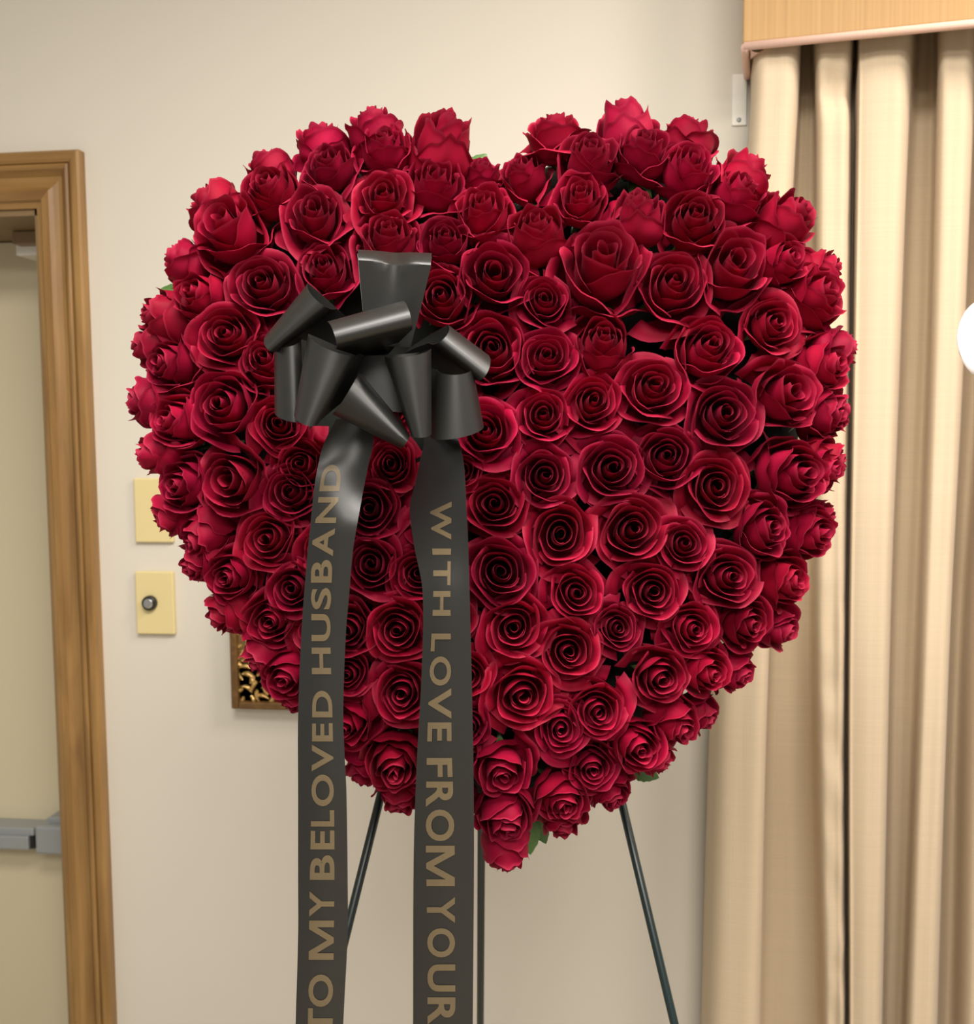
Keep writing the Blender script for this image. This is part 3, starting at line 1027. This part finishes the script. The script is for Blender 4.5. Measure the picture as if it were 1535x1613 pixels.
for (px, py, dia, fx, fy, kind, label) in ROSES:
    ft = math.hypot(fx, fy)
    if ft > 0.5:
        k = 13 * min(1.0, (ft - 0.5) / 0.3)
        px, py, dia = px - fx / ft * k, py + fy / ft * k, dia * (1 - 0.06 * k / 13)
    u, v, p = plane_uv(px, py, 0.05)
    w = 0.0
    for _ in range(3):
        d, outd = edge_dist(u, v)
        w = dome(d - 0.012)
        u, v, p = plane_uv(px, py, w)
    depth = (p - CAM).dot(FWD)
    R = dia * 0.5 * depth / FPX * 1.05
    k = max(0.0, 1 - max(d, 0) / 0.16)
    ax = fx + outd[0] * 0.18 * k + RB.uniform(-.06, .06)
    ay = fy + outd[1] * 0.18 * k + RB.uniform(-.06, .06)
    l = math.hypot(ax, ay)
    if l > 0.97:
        ax, ay = ax / l * 0.97, ay / l * 0.97
        l = 0.97
    axis = (HU * ax + HV * ay + HN * math.sqrt(1 - l * l)).normalized()
    hh = RH[kind]
    vset = VAR[kind]
    meshes = vset[RB.randrange(len(vset))]
    R *= (1.09 if kind < 2 else 1.04) / norm_rose(meshes)
    root = empty('rose', p - axis * (R * hh * 0.55))
    qz = axis.to_track_quat('Z', 'Y')
    root.rotation_mode = 'QUATERNION'
    from mathutils import Quaternion
    root.rotation_quaternion = qz @ Quaternion((0, 0, 1), RB.uniform(0, 6.28))
    el = RB.uniform(.93, 1.07)
    root.scale = (R * el, R / el, R * RB.uniform(.95, 1.06))
    tag(root, label, 'rose', 'red roses in the heart')
    val = RB.uniform(0.75, 1.15)
    hue = RB.uniform(-1, 1)
    col = (0.285 * val, 0.0028 * val, (0.026 + 0.005 * hue) * val, 1)
    for (nm, me) in meshes:
        o = bpy.data.objects.new(nm, me)
        COL.objects.link(o)
        o.parent = root
        o.color = col
    for nm, me in (('calyx', CALYX), ('stem', STEM)):
        o = bpy.data.objects.new(nm, me)
        COL.objects.link(o)
        o.parent = root
    rose_objs.append((px, py, root))


# leaves that peep out between the flowers: parts of the nearest rose
def leaf_mesh():
    bm = bmesh.new()
    rows = []
    for i in range(13):
        t = i / 12
        w_ = 0.30 * math.sin(math.pi * t ** 0.8) ** 0.9 * (1 + (0.06 if i % 2 else -0.04)) + 0.004
        rows.append([bm.verts.new((s * w_, t, 0.16 * abs(s) * w_ * 2 - 0.12 * t * t)) for s in (-1, -.5, 0, .5, 1)])
    grid_faces(bm, rows)
    me = mesh_from(bm, 'leaf')
    me.materials.append(M['leaf'])
    me.polygons.foreach_set('use_smooth', [True] * len(me.polygons))
    return me


LEAF = leaf_mesh()
bpy.context.view_layer.update()
# (base px, tip px, length scale, depth behind the heart plane)
for (bx, by, tx, ty, w) in ((735, 285, 768, 240, -.02), (300, 470, 252, 452, -.02), (828, 1285, 838, 1348, 0.02), (842, 1285, 862, 1330, 0.0),
                            (990, 1205, 1040, 1226, -.03), (1262, 850, 1292, 866, -.03)):
    a, b = plane_uv(bx, by, w)[2], plane_uv(tx, ty, w)[2]
    near = min(rose_objs, key=lambda r: (r[0] - bx) ** 2 + (r[1] - by) ** 2)[2]
    yv = b - a
    ln = yv.length
    yv.normalize()
    zv = (HN - yv * HN.dot(yv) + HU * 0.25).normalized()
    xv = yv.cross(zv).normalized()
    zv = xv.cross(yv)
    mw = Matrix(((xv.x * ln, yv.x * ln, zv.x * ln, a.x), (xv.y * ln, yv.y * ln, zv.y * ln, a.y), (xv.z * ln, yv.z * ln, zv.z * ln, a.z), (0, 0, 0, 1)))
    o = bpy.data.objects.new('leaf', LEAF)
    COL.objects.link(o)
    o.parent = near
    o.matrix_parent_inverse = near.matrix_world.inverted()
    o.matrix_basis = mw
    o['label'] = 'green leaf peeping out'

# ================================================================== EASEL
EB = HC - HN * 0.10                                   # plane behind the foam
ez = empty('wire_easel', (EB.x, EB.y, 0.0))
tag(ez, 'dark green metal tripod easel carrying the heart', 'easel')


def easel_pt(px, py):
    return on_plane(px, py, EB, HN)


def leg(p, q, rad, name='leg'):
    p, q = Vector(p), Vector(q)
    d = q - p
    e = p + d * ((0.006 - p.z) / d.z)
    bm = bmesh.new()
    tube(bm, [p, p + (e - p) * 0.5, e], rad, 14)
    o = keep(obj(name, bm, M['easel']), ez)
    b2 = bmesh.new()
    tube(b2, [e - (e - p).normalized() * 0.03, e], rad * 1.35, 12)
    f = obj('rubber_foot', b2, M['black'])
    f.parent = o
    return e


top = easel_pt(785, 480)
leg(easel_pt(700, 850), easel_pt(551, 1450), 0.0050)
leg(easel_pt(879, 840), easel_pt(1063, 1613), 0.0048)
b0 = on_plane(762, 700, EB - HN * 0.03, HN)
leg(b0, on_y(757, 1600, b0.y + 0.30), 0.0056)
bm = bmesh.new()
tube(bm, [easel_pt(610, 1215), easel_pt(790, 1208), easel_pt(968, 1212)], 0.005, 10)
keep(obj('ledge_bar', bm, M['easel']), ez)
bm = bmesh.new()
tube(bm, [easel_pt(690, 850), easel_pt(790, 830), easel_pt(890, 842)], 0.005, 10)
keep(obj('top_bar', bm, M['easel']), ez)

# ================================================================== BOW
BD = 0.955                                             # depth of the bow's root
bow = empty('ribbon_bow', at(605, 580, BD))
tag(bow, 'black satin pull bow with two long printed ribbon tails', 'bow')


def bp(x, y, off):
    return at(x, y, BD - off)


def crisp(o):
    e = o.modifiers.new('crisp_edges', 'EDGE_SPLIT')
    e.split_angle = math.radians(35)


def bow_loop(A, B, bulge, root, rw=0.16, crease=0.0):
    """A, B: the two ribbon edges, each (Lx, Ly, Loff, Rx, Ry, Roff): the two silhouette points of the bend"""
    bm = bmesh.new()
    cols = []
    NB = 16
    rt = Vector(root)
    for j in range(NB + 1):
        s = j / NB
        e = [a + (b - a) * s for a, b in zip(A, B)]
        Lp, Rp = Vector(e[:3]), Vector(e[3:])
        mid, hv = (Lp + Rp) / 2, (Rp - Lp) / 2
        cA, cB = Vector(A[:3]) + Vector(A[3:]), Vector(B[:3]) + Vector(B[3:])
        axis = (cB - cA) / 2
        r_ = rt + axis * (s - 0.5) * rw
        bl = Vector(bulge)
        pts = []
        NTL = 8
        for i in range(NTL):
            t = i / NTL
            pts.append(r_ + (Lp - r_) * (t ** 0.8) + bl * (-0.25 * math.sin(math.pi * t)))
        for i in range(15):
            a = math.pi * i / 14
            pts.append(mid - hv * math.cos(a) + bl * math.sin(a))
        for i in range(NTL):
            t = 1 - (i + 1) / NTL
            pts.append(r_ + (Rp - r_) * (t ** 0.8) + bl * (-0.25 * math.sin(math.pi * t)))
        if crease:
            g = crease * math.exp(-((s - 0.5) / 0.16) ** 2)
            for i, q in enumerate(pts):
                f = math.exp(-((i - 13) / 6.0) ** 2)
                q.z -= g * f
                q.y += g * f * 250
        cols.append([bm.verts.new(bp(*q)) for q in pts])
    grid_faces(bm, cols)
    o = keep(obj('loop', bm, M['satin']), bow)
    s_ = o.modifiers.new('thickness', 'SOLIDIFY')
    s_.thickness = 0.0005
    s_.offset = 0
    crisp(o)
    return o


RT = (605, 580, 0.0)
bow_loop((565, 412, .050, 563, 399, .012), (679, 420, .050, 681, 404, .012), (0, -10, 0.004), (612, 545, .03), rw=0.6, crease=0.016)                # top
bow_loop((486, 446, .022, 530, 486, .028), (420, 528, .012, 437, 553, .020), (-9, 7, .022), (590, 560, .0))                            # upper left
bow_loop((432, 541, .012, 474, 534, .020), (433, 650, .012, 480, 660, .022), (0, 9, .018), (570, 585, .0))                             # far left
bow_loop((486, 526, .045, 566, 556, .050), (464, 652, .045, 503, 664, .050), (-2, 12, .022), (590, 590, .0))                           # left front
bow_loop((516, 507, .060, 529, 549, .066), (636, 474, .060, 648, 520, .066), (5, 0, .022), (598, 565, .0))                             # centre top
bow_loop((676, 540, .020, 706, 512, .014), (750, 598, .020, 770, 560, .012), (8, 8, .020), (620, 575, .0))                             # right upper
bow_loop((688, 582, .026, 745, 579, .022), (679, 688, .026, 762, 672, .020), (2, 10, .024), (625, 590, .0))                            # far right
bow_loop((606, 561, .050, 679, 550, .046), (648, 684, .046, 680, 683, .042), (0, 6, .022), (610, 590, .0))                             # right front
bow_loop((524, 652, .034, 564, 588, .044), (631, 706, .034, 645, 686, .040), (2, 2, .022), (598, 600, .0))                             # bottom
# dark folds gathered at the middle
bow_loop((545, 560, .020, 660, 555, .020), (548, 640, .020, 655, 650, .020), (0, 2, .010), (605, 590, -.01), rw=0.6)
bm = bmesh.new()
rk = bmesh.ops.create_uvsphere(bm, u_segments=16, v_segments=10, radius=1.0)
kc_ = bp(605, 585, .012)
for v in bm.verts:
    c = v.co.copy()
    r_ = 1 + 0.12 * math.sin(5 * math.atan2(c.y, c.x))
    v.co = kc_ + RGT * c.x * 0.018 * r_ + UPV * c.y * 0.016 * r_ - FWD * c.z * 0.018
keep(obj('knot', bm, M['satin']), bow)

# ------------------------------------------------------------------ the printed tails
YT = bp(605, 640, 0.0).y
# (py, left px, right px, m towards the camera at the left edge, at the right edge)
TAIL_L = [(660, 530, 590, -.006, .000), (700, 510, 588, .004, .004), (735, 501, 580, .020, .006), (770, 495, 573, .024, .014), (820, 490, 564, .024, .030),
          (870, 485, 556, .024, .030), (940, 479, 550, .024, .028), (1000, 475, 545, .024, .026), (1130, 470, 541, .026, .026), (1250, 470, 546, .027, .027),
          (1400, 470, 548, .030, .026), (1470, 470, 548, .032, .026), (1613, 466, 541, .034, .026), (1800, 462, 536, .034, .026)]
TAIL_R = [(655, 650, 712, -.004, -.004), (690, 668, 722, .002, .012), (725, 662, 730, -.008, .022), (760, 655, 733, -.016, .026), (800, 646, 735, -.014, .030), (860, 653, 738, .006, .030),
          (930, 666, 740, .026, .030), (1050, 665, 743, .028, .029), (1200, 657, 746, .030, .029), (1350, 652, 747, .030, .028), (1613, 651, 745, .030, .028), (1800, 650, 743, .030, .028)]


def tail_pt(tab, py, s, lift=0.0):
    l, r, ol, orr = lerp_table(tab, py)
    x = l + (r - l) * s
    o_ = ol + (orr - ol) * s + 0.004 * math.sin(math.pi * s) + lift
    return on_y(x, py, YT - o_)


def make_tail(tab, label):
    bm = bmesh.new()
    rows = []
    y0, y1 = tab[0][0], tab[-1][0]
    n = 120
    for i in range(n + 1):
        py = y0 + (y1 - y0) * i / n
        rows.append([bm.verts.new(tail_pt(tab, py, j / 10)) for j in range(11)])
    grid_faces(bm, rows)
    o = keep(obj('ribbon_tail', bm, M['satin']), bow)
    s_ = o.modifiers.new('thickness', 'SOLIDIFY')
    s_.thickness = 0.0004
    s_.offset = 0
    crisp(o)
    o['label'] = label
    return o


_glyph = {}


def glyph(ch):
    if ch in _glyph:
        return _glyph[ch]
    if ch == 'M':
        w_ = 0.17
        P_ = [(0, 0), (w_, 0), (w_, .68), (.43, 0), (.57, 0), (1 - w_, .68), (1 - w_, 0), (1, 0), (1, 1), (.78, 1), (.5, .27), (.22, 1), (0, 1)]
        F_ = [(0, 1, 2, 11, 12), (2, 3, 10, 11), (3, 4, 10), (4, 5, 9, 10), (5, 6, 7, 8, 9)]
        _glyph[ch] = (P_, F_)
        return _glyph[ch]
    cu = bpy.data.curves.new('glyph', 'FONT')
    cu.body = ch
    cu.size = 1.0
    cu.offset = 0.026
    cu.resolution_u = 5
    o = bpy.data.objects.new('glyph', cu)
    COL.objects.link(o)
    dg = bpy.context.evaluated_depsgraph_get()
    me = bpy.data.meshes.new_from_object(o.evaluated_get(dg))
    bpy.data.objects.remove(o, do_unlink=True)
    vs__ = [v.co.to_2d() for v in me.vertices]
    fs = [tuple(p.vertices) for p in me.polygons]
    x0, x1 = min(v.x for v in vs__), max(v.x for v in vs__)
    y0, y1 = min(v.y for v in vs__), max(v.y for v in vs__)
    vs__ = [((v.x - x0) / (x1 - x0), (v.y - y0) / (y1 - y0)) for v in vs__]
    bpy.data.meshes.remove(me)
    _glyph[ch] = (vs__, fs)
    return _glyph[ch]


def lettering(tab, tail, letters, up, xs):
    """letters: (character, py from, py to); up: the line reads upwards; xs(py): px range of the letter height"""
    bm = bmesh.new()
    for ch, a, b in letters:
        vs__, fs = glyph(ch)
        g = bmesh.new()
        vv = [g.verts.new((x, y, 0)) for x, y in vs__]
        for f in fs:
            try:
                g.faces.new([vv[i] for i in f])
            except ValueError:
                pass
        for k in range(1, 6):
            for nrm, co in (((1, 0, 0), (k / 6, 0, 0)), ((0, 1, 0), (0, k / 6, 0))):
                bmesh.ops.bisect_plane(g, geom=g.verts[:] + g.edges[:] + g.faces[:], plane_co=co, plane_no=nrm)
        mp = {}
        for v in g.verts:
            x, y = v.co.x, v.co.y
            py = (b - (b - a) * x) if up else (a + (b - a) * x)
            x0, x1 = xs(py)
            px = (x1 + (x0 - x1) * y) if up else (x0 + (x1 - x0) * y)
            l, r = lerp_table(tab, py)[:2]
            mp[v] = bm.verts.new(tail_pt(tab, py, (px - l) / (r - l), 0.0007))
        for f in g.faces:
            bm.faces.new([mp[v] for v in f.verts])
        g.free()
    o = obj('lettering', bm, M['letters'], smooth=False)
    o.parent = tail
    o['label'] = 'dull gold printed capital letters'
    return o


tl = make_tail(TAIL_L, 'left black ribbon tail printed TO MY BELOVED HUSBAND')
tr = make_tail(TAIL_R, 'right black ribbon tail printed WITH LOVE FROM YOUR')
lettering(TAIL_L, tl, [('D', 732, 774), ('N', 783, 824), ('A', 832, 876), ('B', 882, 918), ('S', 926, 960), ('U', 967, 1010), ('H', 1020, 1062),
                       ('D', 1088, 1130), ('E', 1139, 1168), ('V', 1173, 1215), ('O', 1220, 1270), ('L', 1276, 1302), ('E', 1308, 1338), ('B', 1347, 1386),
                       ('Y', 1404, 1444), ('M', 1450, 1512), ('O', 1535, 1586), ('T', 1588, 1630)], True,
          lambda py: lerp_table([(700, 512, 543), (800, 500, 532), (870, 491, 525), (1000, 491, 521), (1130, 492, 524), (1300, 490, 527), (1400, 488, 527), (1640, 485, 524)], py))
lettering(TAIL_R, tr, [('W', 790, 850), ('I', 864, 874), ('T', 884, 922), ('H', 931, 970), ('L', 998, 1026), ('O', 1034, 1080), ('V', 1084, 1132), ('E', 1138, 1168),
                       ('F', 1194, 1224), ('R', 1231, 1271), ('O', 1275, 1325), ('M', 1332, 1396), ('Y', 1413, 1454), ('O', 1462, 1508), ('U', 1519, 1562), ('R', 1571, 1614)], False,
          lambda py: lerp_table([(780, 676, 712), (860, 681, 711), (930, 683, 710), (1060, 677, 711), (1180, 673, 712), (1300, 671, 716), (1450, 673, 717), (1640, 674, 718)], py))

# ================================================================== white blossom at the right edge of the frame
fc = at(1580, 534, 1.10)
fl = empty('white_flower', fc)
tag(fl, 'white flower with broad rounded petals cut by the right edge', 'flower')


def broad_petal(ang, ln, wd, cup):
    bm = bmesh.new()
    rows = []
    for i in range(11):
        t = i / 10
        w_ = wd * math.sin(math.pi * min(1, 0.08 + 0.80 * t ** 0.9)) ** 0.7 * (1 if t < 0.97 else .8)
        row = []
        for j in range(9):
            s = j / 8 * 2 - 1
            yy = ln * (t - 0.10 * s * s * t)
            p = RGT * (math.cos(ang) * yy - math.sin(ang) * s * w_) + UPV * (math.sin(ang) * yy + math.cos(ang) * s * w_) - FWD * (cup * (t * t * 0.4 - 0.3 * s * s * t))
            row.append(bm.verts.new(fc + p))
        rows.append(row)
    grid_faces(bm, rows)
    return bm


for ang, ln, wd in ((math.pi * 0.99, .050, .040), (math.pi * .50, .05, .026), (0, .05, .040), (-math.pi * .30, .05, .026), (-math.pi * .66, .04, .022)):
    o = keep(obj('petal', broad_petal(ang, ln, wd, 0.012), M['orchid']), fl)
    s_ = o.modifiers.new('thickness', 'SOLIDIFY')
    s_.thickness = 0.001
bm = bmesh.new()
for v in bmesh.ops.create_uvsphere(bm, u_segments=12, v_segments=8, radius=0.007)['verts']:
    v.co = fc - FWD * 0.008 + v.co
keep(obj('lip', bm, M['orchid_lip']), fl)
bm = bmesh.new()
vb = Vector((fc.x + 0.10, fc.y + 0.05, 0.62))
tube(bm, [fc + FWD * 0.003, fc + FWD * 0.03 + RGT * 0.02 + UPV * 0.01, fc + FWD * 0.05 + RGT * 0.05 - UPV * 0.08, vb + Vector((0, 0, 0.4)), vb], 0.0028, 8)
keep(obj('stem', bm, M['stem']), fl)
bm = bmesh.new()
lathe(bm, [(0.07, 0.0), (0.09, 0.05), (0.10, 0.35), (0.06, 0.58), (0.05, 0.62), (0.058, 0.64), (0.045, 0.64), (0.042, 0.60)], 28, Vector((vb.x, vb.y, 0.0)))
tag(obj('floor_vase', bm, M['vase']), 'grey floor vase holding the white flower outside the frame', 'vase')
